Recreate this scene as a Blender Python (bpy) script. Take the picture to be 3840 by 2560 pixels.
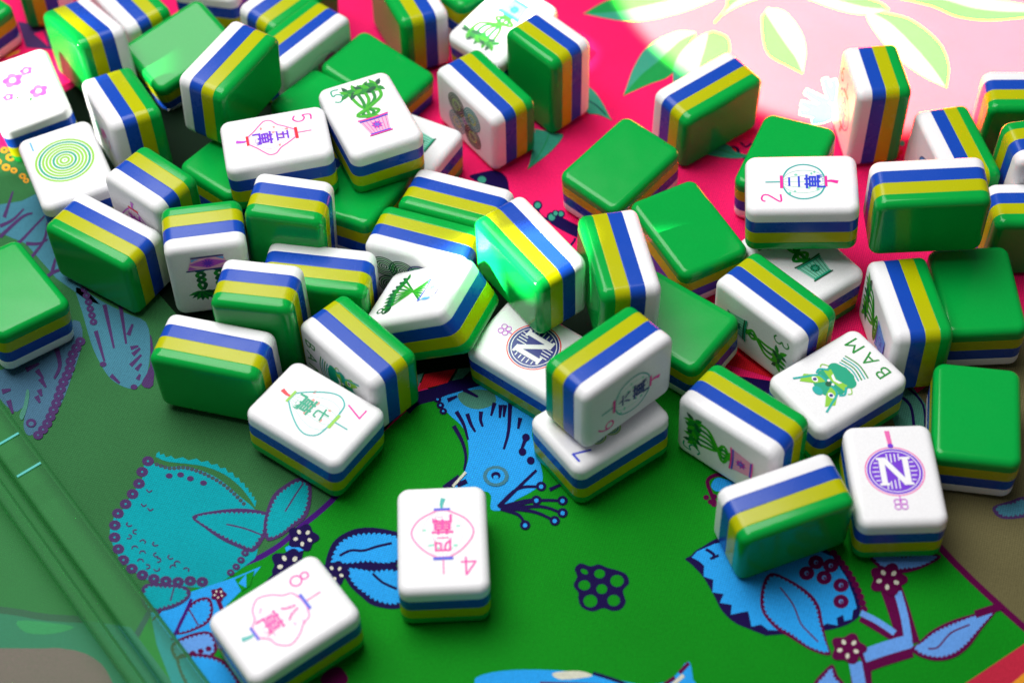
import bpy, bmesh, math, random
from mathutils import Vector, Matrix, Quaternion
for o in list(bpy.data.objects): bpy.data.objects.remove(o)
SC = bpy.context.scene
COL = SC.collection
# ------------------------------------------------------------------ camera
cam_d = bpy.data.cameras.new('camera'); cam = bpy.data.objects.new('camera', cam_d); COL.objects.link(cam)
cam.matrix_world = Matrix([[0.99951, 0.031307, -0.0, -0.0], [-0.024576, 0.784635, -0.619471, -0.270608], [-0.019394, 0.619167, 0.78502, 0.342926], [0.0, 0.0, 0.0, 1.0]])
cam_d.sensor_width = 36.0; cam_d.lens = 55.477
cam_d.clip_start = 0.005; cam_d.clip_end = 20.0
cam_d.dof.use_dof = True; cam_d.dof.focus_distance = 0.428; cam_d.dof.aperture_fstop = 10.0
SC.camera = cam
# ------------------------------------------------------------------ world and lamps
w = bpy.data.worlds.new('World'); SC.world = w; w.use_nodes = True
bg = w.node_tree.nodes['Background']; bg.inputs[0].default_value = (0.86, 0.90, 1.0, 1); bg.inputs[1].default_value = 0.11
SC.view_settings.view_transform = 'Standard'; SC.view_settings.look = 'None'
SC.view_settings.exposure = 0.0; SC.view_settings.gamma = 1.0; SC.view_settings.use_curve_mapping = False
def area(name, pos, target, size, power, color=(1, 1, 1), spread=180, sizey=None, roll=0):
    d = bpy.data.lights.new(name, 'AREA'); d.energy = power; d.color = color
    d.shape = 'RECTANGLE'; d.size = size; d.size_y = sizey or size; d.spread = math.radians(spread)
    o = bpy.data.objects.new(name, d); COL.objects.link(o); o.location = pos
    q = (Vector(target) - Vector(pos)).to_track_quat('-Z', 'Y')
    o.rotation_euler = (q @ Quaternion((0, 0, 1), math.radians(roll))).to_euler()
    return o
area('window_light', (-0.20, 0.20, 0.72), (0, 0.02, 0), 0.58, 8.7, (1, 0.98, 0.97))
def sunspot(name, target, toward, radius, level, color, dist=1.2, blend=0.06):
    """a hard-edged patch of sun coming through a gap: one narrow lamp far outside the scene"""
    t = Vector(target)*0.001; dv = Vector(toward).normalized(); p = t + dv*dist
    d = bpy.data.lights.new(name, 'SPOT'); d.color = color; d.energy = level*4*math.pi*math.pi*dist*dist
    d.spot_size = 2*math.atan(radius*0.001/dist); d.spot_blend = blend; d.shadow_soft_size = 0.003
    o = bpy.data.objects.new(name, d); COL.objects.link(o); o.location = p
    o.rotation_euler = (t-p).to_track_quat('-Z', 'Y').to_euler()
WARM = (1.0, 1.0, 0.14)
sunspot('sun_patch', (112, 166, 0), (-0.15, 0.45, 0.88), 78, 42, WARM, blend=0.10)
LEFT = (-0.72, -0.30, 0.72)
sunspot('sun_streak', (-141, 97, 8), (-0.8, -0.36, 0.5), 25, 3.4, (1, 1, 0.9))
LOW = (-0.80, -0.34, 0.50)
sunspot('sun_streak', (-2, 12, 23), LOW, 8.5, 17, (1, 0.92, 1), blend=0.12)
sunspot('sun_streak', (-11, 10, 23), LOW, 4, 2, (1, 1, 0.9), blend=0.2)
sunspot('sun_streak', (18, 4, 28), LOW, 4, 8, (1, 1, 0.9), blend=0.3)
sunspot('sun_streak', (4, 114, 18), (-0.5, -0.1, 0.8), 12, 4, (1, 1, 0.9), blend=0.1)

# ------------------------------------------------------------------ materials
def nodes(name):
    m = bpy.data.materials.new(name); m.use_nodes = True
    nt = m.node_tree; return m, nt, nt.nodes['Principled BSDF']
def plastic(name, col, rough=0.22, sss=0.0):
    m, nt, p = nodes(name)
    n = nt.nodes.new('ShaderNodeTexNoise'); n.inputs['Scale'].default_value = 3200; n.inputs['Detail'].default_value = 4
    tc = nt.nodes.new('ShaderNodeTexCoord'); nt.links.new(tc.outputs['Object'], n.inputs['Vector'])
    mx = nt.nodes.new('ShaderNodeMix'); mx.data_type = 'RGBA'
    mx.inputs['A'].default_value = (*[c*0.86 for c in col], 1); mx.inputs['B'].default_value = (*[min(1, c*1.1) for c in col], 1)
    nt.links.new(n.outputs['Fac'], mx.inputs['Factor']); nt.links.new(mx.outputs['Result'], p.inputs['Base Color'])
    n2 = nt.nodes.new('ShaderNodeTexNoise'); n2.inputs['Scale'].default_value = 160; n2.inputs['Detail'].default_value = 3
    nt.links.new(tc.outputs['Object'], n2.inputs['Vector'])
    mr = nt.nodes.new('ShaderNodeMapRange'); mr.inputs['To Min'].default_value = rough*0.75; mr.inputs['To Max'].default_value = rough*1.35
    nt.links.new(n2.outputs['Fac'], mr.inputs['Value']); nt.links.new(mr.outputs['Result'], p.inputs['Roughness'])
    p.inputs['Specular IOR Level'].default_value = 0.26
    if sss:
        p.inputs['Subsurface Weight'].default_value = sss; p.inputs['Subsurface Radius'].default_value = (1, 1, 1); p.inputs['Subsurface Scale'].default_value = 0.0012
    return m
WHITE = plastic('white_resin', (0.86, 0.86, 0.87), 0.33)
BLUE = plastic('blue_resin', (0.008, 0.065, 0.44), 0.25)
YELLOW = plastic('yellow_resin', (0.45, 0.47, 0.001), 0.25)
GREEN = plastic('green_resin', (0.002, 0.36, 0.05), 0.17)
_ink = {}
def ink(name):
    if name not in _ink:
        m, nt, p = nodes('ink_' + name); p.inputs['Base Color'].default_value = (*INK[name], 1); p.inputs['Roughness'].default_value = 0.4
        _ink[name] = m
    return _ink[name]
INK = dict(pink=(0.90, 0.01, 0.33), rose=(0.80, 0.13, 0.42), palepink=(0.85, 0.42, 0.60), red=(0.85, 0.01, 0.03), coral=(0.88, 0.28, 0.24),
  purple=(0.16, 0.02, 0.62), violet=(0.55, 0.07, 0.62), navy=(0.01, 0.02, 0.22), blue=(0.02, 0.05, 0.62), sky=(0.10, 0.42, 0.85), teal=(0.0, 0.36, 0.20),
  mint=(0.22, 0.66, 0.48), green=(0.0, 0.25, 0.02), leaf=(0.04, 0.42, 0.01), dark=(0.0, 0.09, 0.03), lime=(0.25, 0.58, 0.03), white=(0.86, 0.86, 0.87), aqua=(0.0, 0.40, 0.36))
_cloth = {}
def cloth(name):
    if name in _cloth: return _cloth[name]
    col, rough = CLOTH[name], 0.62
    m, nt, p = nodes('printed_cotton_' + name)
    tc = nt.nodes.new('ShaderNodeTexCoord')
    mp = nt.nodes.new('ShaderNodeMapping'); mp.inputs['Rotation'].default_value = (0, 0, 0.35); nt.links.new(tc.outputs['Object'], mp.inputs['Vector'])
    wv = []
    for ax in ('X', 'Y'):
        t = nt.nodes.new('ShaderNodeTexWave'); t.bands_direction = ax; t.inputs['Scale'].default_value = 520; t.inputs['Distortion'].default_value = 1.2; t.inputs['Detail'].default_value = 2
        nt.links.new(mp.outputs['Vector'], t.inputs['Vector']); wv.append(t)
    mul = nt.nodes.new('ShaderNodeMath'); mul.operation = 'MULTIPLY'
    nt.links.new(wv[0].outputs['Fac'], mul.inputs[0]); nt.links.new(wv[1].outputs['Fac'], mul.inputs[1])
    ns = nt.nodes.new('ShaderNodeTexNoise'); ns.inputs['Scale'].default_value = 1500; ns.inputs['Detail'].default_value = 5; nt.links.new(tc.outputs['Object'], ns.inputs['Vector'])
    ad = nt.nodes.new('ShaderNodeMath'); ad.operation = 'ADD'; nt.links.new(mul.outputs[0], ad.inputs[0]); nt.links.new(ns.outputs['Fac'], ad.inputs[1])
    mr = nt.nodes.new('ShaderNodeMapRange'); mr.inputs['From Min'].default_value = 0.3; mr.inputs['From Max'].default_value = 1.3
    mr.inputs['To Min'].default_value = 0.72; mr.inputs['To Max'].default_value = 1.22; nt.links.new(ad.outputs[0], mr.inputs['Value'])
    big = nt.nodes.new('ShaderNodeTexNoise'); big.inputs['Scale'].default_value = 42; big.inputs['Detail'].default_value = 3; nt.links.new(tc.outputs['Object'], big.inputs['Vector'])
    mb = nt.nodes.new('ShaderNodeMapRange'); mb.inputs['To Min'].default_value = 0.86; mb.inputs['To Max'].default_value = 1.14; nt.links.new(big.outputs['Fac'], mb.inputs['Value'])
    mm = nt.nodes.new('ShaderNodeMath'); mm.operation = 'MULTIPLY'; nt.links.new(mr.outputs['Result'], mm.inputs[0]); nt.links.new(mb.outputs['Result'], mm.inputs[1])
    vm = nt.nodes.new('ShaderNodeVectorMath'); vm.operation = 'SCALE'; vm.inputs[0].default_value = col; nt.links.new(mm.outputs[0], vm.inputs['Scale'])
    nt.links.new(vm.outputs['Vector'], p.inputs['Base Color'])
    bp = nt.nodes.new('ShaderNodeBump'); bp.inputs['Strength'].default_value = 0.35; bp.inputs['Distance'].default_value = 0.0002
    nt.links.new(ad.outputs[0], bp.inputs['Height']); nt.links.new(bp.outputs['Normal'], p.inputs['Normal'])
    p.inputs['Roughness'].default_value = rough; p.inputs['Specular IOR Level'].default_value = 0.06
    _cloth[name] = m
    return m
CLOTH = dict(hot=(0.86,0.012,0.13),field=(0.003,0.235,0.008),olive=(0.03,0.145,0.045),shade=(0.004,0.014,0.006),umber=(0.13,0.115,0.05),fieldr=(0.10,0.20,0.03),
 navy=(0.008,0.002,0.06),plum=(0.10,0.0,0.05),violet=(0.05,0.004,0.16),sky=(0.02,0.33,0.80),skyr=(0.12,0.32,0.75),teal=(0.0,0.31,0.36),slate=(0.055,0.14,0.22),mauve=(0.065,0.03,0.115),
 leafteal=(0.04,0.33,0.22),leafgreen=(0.012,0.30,0.07),cream=(0.62,0.62,0.50),red=(0.62,0.01,0.02),orange=(0.75,0.30,0.02),brick=(0.5,0.02,0.05),greyteal=(0.06,0.22,0.16),plumgrey=(0.62,0.08,0.32),mint=(0.07,0.36,0.24),bluegrey=(0.05,0.19,0.26))
# ------------------------------------------------------------------ tablecloth: one mesh, the print is part of it
def tag(o, label=None, cat=None, group=None, kind=None):
    for k, v in (('label', label), ('category', cat), ('group', group), ('kind', kind)):
        if v: o[k] = v
    return o
def build_flat(name, polys, matf, z0=0.0, dz=0.00001, parent=None):
    """polys: list of (material key, level, [(x, y) mm ...])"""
    me = bpy.data.meshes.new(name); bm = bmesh.new(); slots = {}
    for key, lev, pts in polys:
        if key not in slots: slots[key] = len(slots)
        vs = [bm.verts.new((x*0.001, y*0.001, z0 + lev*dz)) for x, y in pts]
        try: f = bm.faces.new(vs)
        except ValueError: continue
        f.normal_update()
        if f.normal.z < 0: f.normal_flip()
        f.material_index = slots[key]
    big = [f for f in bm.faces if len(f.verts) > 4]
    if big: bmesh.ops.triangulate(bm, faces=big, ngon_method='EAR_CLIP')
    bm.to_mesh(me); bm.free()
    for key in slots: me.materials.append(matf(key))
    o = bpy.data.objects.new(name, me); COL.objects.link(o)
    if parent: o.parent = parent
    return o
# artwork of the print, drawn on its own sheet and laid on the cloth by on_cloth()
import numpy as np
H8 = [0.146660885, -0.00459374234, -168.871707, -0.00585175334, -0.186824437, 153.35202, 8.29826026e-06, 0.000264932186]
def on_cloth(u, v):
    k = H8[6]*u+H8[7]*v+1
    return ((H8[0]*u+H8[1]*v+H8[2])/k, (H8[3]*u+H8[4]*v+H8[5])/k)
OUT=[];LV=[0]
def lv(n): LV[0]=n
def P(col,pts,up=1):
    OUT.append((col,LV[0],[tuple(p) for p in pts])); LV[0]+=up
def R(i,j,pts): return [(588*i+x/4,392*j+y/4) for x,y in pts]
def disc(cx,cy,rx,ry=None,n=14,rot=0):
    ry=ry or rx*.8; o=[]
    for k in range(n):
        a=2*math.pi*k/n; x=rx*math.cos(a);y=ry*math.sin(a); o.append((cx+x*math.cos(rot)-y*math.sin(rot),cy+x*math.sin(rot)+y*math.cos(rot)))
    return o
def smooth(pts,n=6,closed=False):
    p=np.array(pts,float);N=len(p);o=[]
    rng=range(N if closed else N-1)
    for i in rng:
        if closed: a,b,c,d=p[(i-1)%N],p[i],p[(i+1)%N],p[(i+2)%N]
        else: a,b,c,d=p[max(i-1,0)],p[i],p[i+1],p[min(i+2,N-1)]
        for k in range(n):
            t=k/n;o.append(.5*((2*b)+(-a+c)*t+(2*a-5*b+4*c-d)*t*t+(-a+3*b-3*c+d)*t**3))
    if not closed:o.append(p[-1])
    return [tuple(q) for q in o]
def stroke(col,pts,w,sm=True,w1=None):
    p=np.array(smooth(pts,5) if sm and len(pts)>2 else pts,float);n=len(p);L=[];Rr=[]
    for i in range(n):
        t=p[min(i+1,n-1)]-p[max(i-1,0)];t/=np.hypot(*t)+1e-9;m=np.array([-t[1],t[0]])
        ww=w if w1 is None else w+(w1-w)*i/(n-1)
        L.append(p[i]+m*ww/2);Rr.append(p[i]-m*ww/2)
    P(col,[tuple(q) for q in L+Rr[::-1]])
def scallop(pts,amp,step,inward=True):
    p=np.array(smooth(pts,8,True));d=np.r_[0,np.cumsum(np.hypot(*(np.roll(p,-1,0)-p).T))];tot=d[-1];n=max(6,int(tot/step));o=[]
    q=np.vstack([p,p[:1]]);c=p.mean(0)
    for k in range(n*4):
        s=tot*k/(n*4);x=np.interp(s,d,q[:,0]);y=np.interp(s,d,q[:,1]);ph=abs(math.sin(math.pi*k/4))
        v=np.array([x,y]);dirv=c-v;dirv/=np.hypot(*dirv)+1e-9
        o.append(tuple(v+dirv*amp*(1-ph)))
    return o
def leaf(out,fill,pts,b=7,amp=4,step=11,vein=None,vw=3.5):
    s=smooth(pts,6,True);P(out,s)
    c=np.mean(pts,0);q=np.array(pts,float)
    b*=1.35;amp*=1.3;step*=1.1
    inn=[tuple(v+(c-v)/(np.hypot(*(c-v))+1e-9)*b) for v in q]
    P(fill,scallop(inn,amp,step))
    if vein: stroke(out,vein,vw)
def beads(col,inner,pts,r,gap,hole=.28,sq=False):
    p=np.array(smooth(pts,8));d=np.r_[0,np.cumsum(np.hypot(*(p[1:]-p[:-1]).T))];n=max(2,int(d[-1]/gap));l=LV[0]
    for k in range(n+1):
        s=d[-1]*k/n;x=np.interp(s,d,p[:,0]);y=np.interp(s,d,p[:,1])
        lv(l+(k%2));P(col,disc(x,y,r,r*.85,n=10),0)
        lv(l+2);P(inner,disc(x,y,r*hole,n=8),0)
    lv(l+3)
def flower(cx,cy,r,col,pet):
    l=LV[0]
    P(col,[(cx+r*(1+.16*math.cos(5*a))*math.cos(a),cy+.85*r*(1+.16*math.cos(5*a))*math.sin(a)) for a in np.linspace(0,2*math.pi,36)[:-1]])
    for k in range(5):
        a=2*math.pi*k/5+.4; lv(l+1);P(pet,disc(cx+.52*r*math.cos(a),cy+.45*r*math.sin(a),r*.17,r*.13,8,a),0)
    lv(l+2)
# ---------- grounds
lv(0);P('hot',[(-3000,-900),(5400,-900),(5400,3200),(-3000,3200)])
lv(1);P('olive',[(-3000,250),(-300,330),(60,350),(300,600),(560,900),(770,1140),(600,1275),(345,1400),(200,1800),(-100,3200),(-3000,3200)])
lv(3);P('shade',[(110,235),(300,120),(560,60),(760,110),(905,300),(860,560),(880,760),(960,900),(770,1120),(560,900),(300,600),(90,380)])  # not print: dark shade between the piled tiles, painted into the cloth
lv(2);P('shade',[(880,600),(1180,600),(1300,590),(1400,690),(1500,780),(1640,885),(1300,862),(1000,905),(860,800)])  # same near-black fill, painting the shaded gaps among the centre tiles
lv(2);P('field',[(770,1140),(850,1020),(955,925),(1075,895),(1300,860),(1640,885),(1790,905),(1960,1010),(2070,1130),(2165,1265),(2352,1437),(2600,1640),(2900,3200),(-100,3200),(200,1800),(345,1400),(600,1275)])
lv(1);P('umber',[(1960,1010),(2070,1130),(2165,1265),(2352,1437),(2600,1640),(5400,3200),(5400,700),(2300,760)])
lv(3);stroke('navy',[(930,940),(955,917),(1005,903),(1070,880),(1200,862),(1400,858),(1640,872),(1790,893)],30)
stroke('violet',[(200,1800),(345,1402),(600,1278),(690,1210),(775,1135),(850,1025)],13)
stroke('plum',[(1960,1005),(2070,1130),(2165,1263),(2352,1440),(2600,1645)],15)
lv(5);P('red',R(1,2,[(1490,450),(1550,300),(1840,250),(1760,380)]));P('greyteal',R(1,2,[(1400,330),(1540,290),(1490,420)]));P('greyteal',R(1,2,[(1800,360),(1860,250),(2000,240),(1900,340)]))
P('red',R(2,2,[(1940,200),(2090,70),(2420,250),(2400,340)]));P('red',R(2,2,[(2470,270),(2800,300),(2700,460),(2560,400)]))
lv(5);P('red',[(1985,800),(2100,700),(2180,760),(2060,860)]);
lv(5);P('greyteal',[(2030,905),(2090,880),(2150,960),(2120,1000),(2060,990)]);stroke('navy',[(2050,900),(2090,930),(2100,990)],7);stroke('navy',[(2080,885),(2120,930),(2125,1000)],5)
# bottom right border
lv(6);P('brick',[(2140,1620),(2352,1478),(2600,1330),(2900,1700),(2400,1900)]);P('orange',[(2240,1640),(2352,1545),(2600,1380),(2900,1800),(2400,1950)])
# top-left scraps
lv(4);P('mauve',[(40,50),(100,60),(125,115),(60,110)]);P('hot',[(78,78),(100,72),(112,108)]);P('orange',[(20,125),(45,115),(44,122),(10,135)])
for x,y,r in [(10,345,9),(24,362,11),(14,385,10),(32,392,8),(52,405,8),(60,660/4+250,7),(-5,372,9)]: lv(7);P('orange',disc(x,y,r));P('olive',disc(x,y,r*.45))
# ---------- left teal fruit
lv(6)
fr=R(0,2,[(1340,1105),(1500,1150),(1700,1150),(1900,1205),(2050,1290),(2200,1420),(2330,1530)])+[(600,1200),(590,1270),(575,1290)]+R(0,3,[(2030,640),(1900,690),(1700,680),(1560,660),(1430,640),(1310,600),(1200,510),(1110,430),(1050,330),(1010,200),(1030,100),(1070,0)])+R(0,2,[(1130,1540),(1200,1420),(1270,1320),(1310,1250)])
P('teal',smooth(fr,3,True))
cre=R(0,2,[(1440,1040),(1560,1085),(1850,1120),(2060,1195),(2210,1310),(2300,1420),(2352,1500)])
ou=[(x+(3 if k%2 else 0),y-(9 if k%2 else 3)) for k,(x,y) in enumerate(smooth(cre,5))]
P('teal',ou+[(x-2,y+5) for x,y in smooth(cre,5)][::-1])
beads('mauve','olive',R(0,2,[(1440,1130),(1560,1165),(1700,1160),(1850,1205),(2000,1280),(2120,1370),(2240,1490)]),5,10,.5)
beads('mauve','teal',R(0,2,[(1360,1100),(1310,1190),(1290,1280),(1220,1400),(1150,1500)])+R(0,3,[(1090,0),(1060,100),(1050,210),(1080,310),(1115,410),(1180,490),(1260,550),(1370,600),(1510,630),(1640,640),(1770,630),(1860,640)]),14,27,.2)
l=LV[0]
for x,y in [(1555,1235),(1660,1225),(1750,1260),(1870,1300)]: lv(l);P('mauve',disc(x/4,784+y/4,8,6),0)
rng=np.random.default_rng(3)
for x,y in [(1370,1360),(1320,1490),(1380,1530)]: lv(l);stroke('mauve',[(x/4-6,784+y/4),(x/4,784+y/4+6),(x/4+7,784+y/4+2)],3)
for x,y in [(1190,110),(1250,180),(1180,225),(1310,275),(1430,290),(1240,330),(1310,375),(1440,390),(1450,440),(1570,410),(1630,470),(1290,450),(1590,505),(1710,530),(1350,500),(1440,520)]:
    lv(l);a=rng.uniform(0,6);X,Y=x/4,1176+y/4;stroke('mauve',[(X+7*math.cos(a+t),Y+5*math.sin(a+t)) for t in (0,1.2,2.4,3.6)],3)
lv(l+2)
leaf('mauve','teal',[(442,1186),(500,1172),(560,1168),(610,1176),(622,1190),(610,1230),(585,1265),(560,1262),(510,1240),(470,1212)],6,4,10,[(520,1204),(560,1213),(600,1228)])
leaf('mauve','teal',[(606,1200),(625,1140),(660,1110),(690,1097),(712,1108),(716,1140),(705,1185),(670,1215),(640,1235),(612,1240)],6,4,10,[(655,1175),(680,1135),(697,1110)])
leaf('mauve','teal',[(330,1345),(370,1340),(430,1350),(435,1372),(400,1395),(345,1405),(325,1380)],5,4,10,[(400,1350),(392,1380)])
beads('mauve','teal',[(563,1270),(548,1295),(530,1315)],9,18,.25)
lv(6);P('bluegrey',[(-900,1330),(0,1392),(190,1423),(300,1440),(420,1600),(380,1900),(-900,1900)]);stroke('mauve',[(-300,1370),(0,1400),(100,1416),(195,1422)],16);P('plumgrey',smooth([(-900,1470),(0,1488),(140,1488),(215,1510),(255,1560),(270,1650),(200,1900),(-900,1900)],3,True));P('mint',smooth([(40,1425),(120,1430),(170,1440),(120,1455),(60,1452)],3,True))
# ---------- sky leaves near bottom left tile
lv(8)
P('sky',[(345,1402),(440,1358),(540,1325),(600,1300),(560,1350),(520,1390),(470,1500),(500,1600),(430,1640),(395,1570),(360,1480)])
leaf('plum','sky',[(415,1420),(445,1380),(480,1372),(490,1400),(478,1430),(440,1450),(405,1455)],4,4,10,[(432,1395),(456,1436)])
leaf('plum','skyr',[(395,1478),(440,1455),(485,1452),(500,1490),(470,1520),(430,1530),(400,1510)],4,4,10)
leaf('plum','sky',[(405,1515),(450,1500),(520,1520),(560,1600),(520,1650),(450,1610)],5,4,10,[(450,1530),(500,1600)])
stroke('plum',[(350,1425),(372,1400)],4,False);stroke('violet',[(440,1375),(420,1420),(395,1470)],7)
beads('plum','plum',[(425,1505),(450,1498),(478,1490),(497,1483)],7,16)
P('field',[(540,1330),(585,1310),(575,1345),(555,1358)]);P('sky',[(548,1340),(566,1318),(566,1350)])
flower(502,1365,17,'plum','cream')
stroke('plum',[(500,1375),(510,1400)],10,False)
l=LV[0]
P('navy',[(590,1360),(620,1325),(650,1300),(700,1255),(690,1300),(650,1330),(620,1370)]);P('sky',[(655,1258),(690,1240),(705,1262),(660,1275)]);flower(696,1235,33,'navy','cream');flower(664,1298,40,'navy','cream')
# ---------- paired sky leaves
lv(8)
leaf('navy','sky',[(748,1288),(765,1245),(800,1220),(840,1211),(890,1216),(930,1232),(935,1280),(905,1299),(850,1303),(790,1302),(755,1298)],9,5,11,[(780,1276),(805,1264),(835,1264),(865,1255),(900,1247)],6)
leaf('navy','sky',[(788,1300),(850,1300),(905,1298),(950,1320),(960,1370),(915,1397),(860,1391),(830,1370),(800,1340)],8,5,11,[(856,1317),(880,1338),(912,1352)],6)
flower(770,1316,30,'navy','cream')
# ---------- spiky blue bird head
lv(8)
P('sky',smooth([(1008,918),(1060,898),(1120,885),(1180,905),(1225,930),(1222,1000),(1240,1060),(1246,1105),(1222,1128),(1182,1150),(1166,1168),(1128,1170),(1122,1130),(1040,1120),(1068,1080),(1077,1035),(1065,985),(1030,950)],4,True))
P('greyteal',smooth([(1052,905),(1090,895),(1130,900),(1138,925),(1100,940),(1065,930)],4,True))
for a in [[(1048,945),(1065,975),(1075,1010)],[(1073,950),(1082,975),(1092,992)],[(1105,945),(1104,965),(1109,980)],[(1136,925),(1128,955)],[(1150,930),(1148,960)],[(1160,930),(1157,958)],[(1172,925),(1168,990),(1157,1032)],[(1042,978),(1062,1015),(1070,1050),(1066,1080)],[(1028,920),(1050,910)],[(1065,895),(1098,912)],[(1195,960),(1190,985)],[(1210,1000),(1195,1040)]]:
    stroke('navy',a,10,True,5)
for x,y in [(1208,1005),(1200,1038),(1219,1058)]: P('navy',disc(x,y,9,9))
beads('navy','sky',[(1005,918),(1018,945)],9,22,.35)
P('bluegrey',disc(1139,1094,30,24));P('sky',disc(1139,1094,21,17));P('navy',disc(1139,1093,11,9));P('sky',disc(1139,1097,6,5))
stroke('navy',[(1020,1122),(1056,1096)],13,False);stroke('navy',[(1050,1115),(1072,1105)],10,False);stroke('cream',[(1040,1118),(1070,1085)],6,False)
lv(14)
for a in [[(1145,1163),(1190,1122),(1240,1118)],[(1150,1165),(1205,1150),(1232,1149)],[(1155,1168),(1230,1150),(1290,1150)],[(1160,1170),(1240,1163),(1290,1178)],[(1150,1168),(1190,1182),(1205,1202)],[(1155,1166),(1225,1175),(1270,1194)],[(1145,1165),(1180,1130),(1232,1080)],[(1262,1125),(1290,1112)]]:
    stroke('navy',a,9,True,6)
for x,y in [(1243,1117),(1232,1149),(1292,1150),(1292,1178),(1206,1206),(1274,1196)]: P('navy',disc(x,y,12,11));P('sky',disc(x,y+1,5,5))
# ---------- berry cluster
lv(8)
hs=[(665,545,36,22),(805,565,50,42),(965,630,62,55),(665,670,54,46),(825,705,50,45),(720,815,64,58),(935,810,58,52)]
P('navy',smooth(R(2,3,[(575,520),(630,468),(720,495),(800,478),(880,510),(960,530),(1050,570),(1075,650),(1020,720),(1045,820),(1000,890),(920,905),(840,880),(740,910),(640,870),(608,790),(610,740),(565,670),(598,590)]),4,True))
l=LV[0]
for x,y,a,b in hs: lv(l);P('field',[(1176+u/4,1176+v/4) for u,v in disc(x,y,a,b,16,.5 if a<40 else 0)])
# ---------- large sky leaf right
lv(8)
P('navy',smooth(R(2,3,[(1590,430),(1640,400),(1690,350),(1760,310),(1860,250),(2050,180),(2400,100),(2800,300),(2950,380)])+R(3,3,[(620,380),(760,560),(830,760),(850,880),(800,990),(560,1080),(0,1130)])+R(2,3,[(2330,1130),(2200,1080),(2050,1015),(1930,905),(1850,755),(1760,600),(1650,480)]),4,True))
P('sky',R(2,3,[(1650,415),(1700,360),(1860,290),(2300,200),(2800,340),(2920,400)])+R(3,3,[(590,400),(720,600),(790,780),(815,880),(780,900),(770,980),(700,1000),(690,940),(630,970),(640,1040),(540,1020),(480,1060),(200,1090),(0,1080)])+R(2,3,[(2352,1080),(2290,1030),(2200,1050),(2170,910),(2100,920),(2010,940),(2020,850),(1910,830),(1945,750),(1840,735),(1850,620),(1760,590),(1765,490),(1720,450)]))
stroke('navy',R(2,3,[(1780,340),(1850,385),(1850,430)]),7);stroke('navy',R(2,3,[(1820,430),(1900,395)]),6,False)
l=LV[0]
for x,y in [(440,460),(575,490),(355,560),(515,600),(670,670),(670,820)]: lv(l);X,Y=1764+x/4,1176+y/4;P('plum',disc(X,Y,18,16));P('skyr',disc(X,Y,5,5));P('plum',disc(X+1,Y+1,3,3))
lv(l+3)
leaf('plum','sky',R(3,3,[(20,560),(200,620),(380,740),(470,860),(500,1000),(540,1180),(570,1310),(400,1270),(200,1150),(60,1060),(-60,900),(-60,700)]),5,4,10,R(3,3,[(110,690),(230,850),(300,1020),(380,1110),(460,1190)]))
beads('plum','plum',R(3,3,[(600,375),(700,500),(790,640),(850,780),(880,890)]),9,14)
lv(16)
stroke('plum',R(3,3,[(1130,700),(1200,900),(1270,1130),(1300,1220)]),50);stroke('skyr',R(3,3,[(1190,730),(1250,950),(1290,1180)]),18)
stroke('plum',R(3,3,[(850,970),(1000,1060),(1180,1170)]),17);stroke('skyr',R(3,3,[(850,925),(1000,1000),(1165,1110)]),14)
stroke('plum',R(3,3,[(860,1380),(1050,1310),(1310,1230)]),52);stroke('skyr',R(3,3,[(880,1320),(1080,1250),(1320,1180)]),32)
stroke('plum',R(3,3,[(850,1380),(860,1600),(900,1900)]),48);stroke('skyr',R(3,3,[(800,1380),(840,1600),(880,1900)]),30)
leaf('plum','skyr',R(3,3,[(2120,870),(2000,905),(1700,990),(1500,1090),(1380,1200),(1310,1260),(1400,1330),(1560,1365),(1720,1330),(1850,1230),(1960,1080)]),6,4,10,R(3,3,[(1470,1255),(1560,1240),(1680,1110),(1850,1035)]),4)
stroke('plum',R(3,3,[(1900,940),(2150,860)]),18,False)
leaf('plum','skyr',R(3,3,[(930,400),(1200,380),(1580,400),(1450,500),(1250,560),(1060,540)]),6,4,10)
leaf('plum','skyr',R(3,3,[(420,1568),(500,1470),(590,1400),(640,1500),(700,1600),(550,1700),(420,1660)]),6,4,10)
flower(1764+1100/4,1176+620/4,40,'plum','cream');flower(1764+735/4,1176+1255/4,38,'plum','cream')
# small sprig between lower right tiles
lv(8);stroke('plum',[(1645,1160),(1632,1130),(1625,1105),(1640,1092),(1665,1092),(1695,1110)],9);P('sky',smooth([(1633,1115),(1645,1098),(1665,1100),(1690,1112),(1670,1125),(1645,1128)],4,True));
for x,y in [(1622,1142),(1632,1152),(1640,1158),(1640,1140)]: P('plum',disc(x,y,7,6))
for x,y in [(560+x,1540+y) for x,y in []]: pass
lv(8);P('plum',smooth([(738,1568),(745,1545),(775,1530),(790,1540),(800,1560),(780,1580)],4,True))
P('sky',smooth([(1090,1580),(1100,1552),(1176,1538),(1300,1540),(1400,1556),(1480,1572),(1540,1560),(1580,1518),(1592,1560),(1600,1640),(1090,1680)],4,True))
stroke('navy',[(1362,1545),(1410,1560),(1440,1572)],8);P('cream',smooth([(1270,1545),(1330,1540),(1360,1552),(1290,1560)],4,True));stroke('plum',[(1525,1572),(1550,1555)],9,False);stroke('plum',[(1560,1545),(1582,1522)],9,False);stroke('plum',[(1240,1568),(1380,1572)],6,False);stroke('cream',[(1545,1572),(1570,1550)],9,False)
lv(6);leaf('mauve','bluegrey',[(2280,1165),(2320,1150),(2352,1140),(2400,1150),(2360,1185),(2300,1190)],5,4,10)
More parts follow.
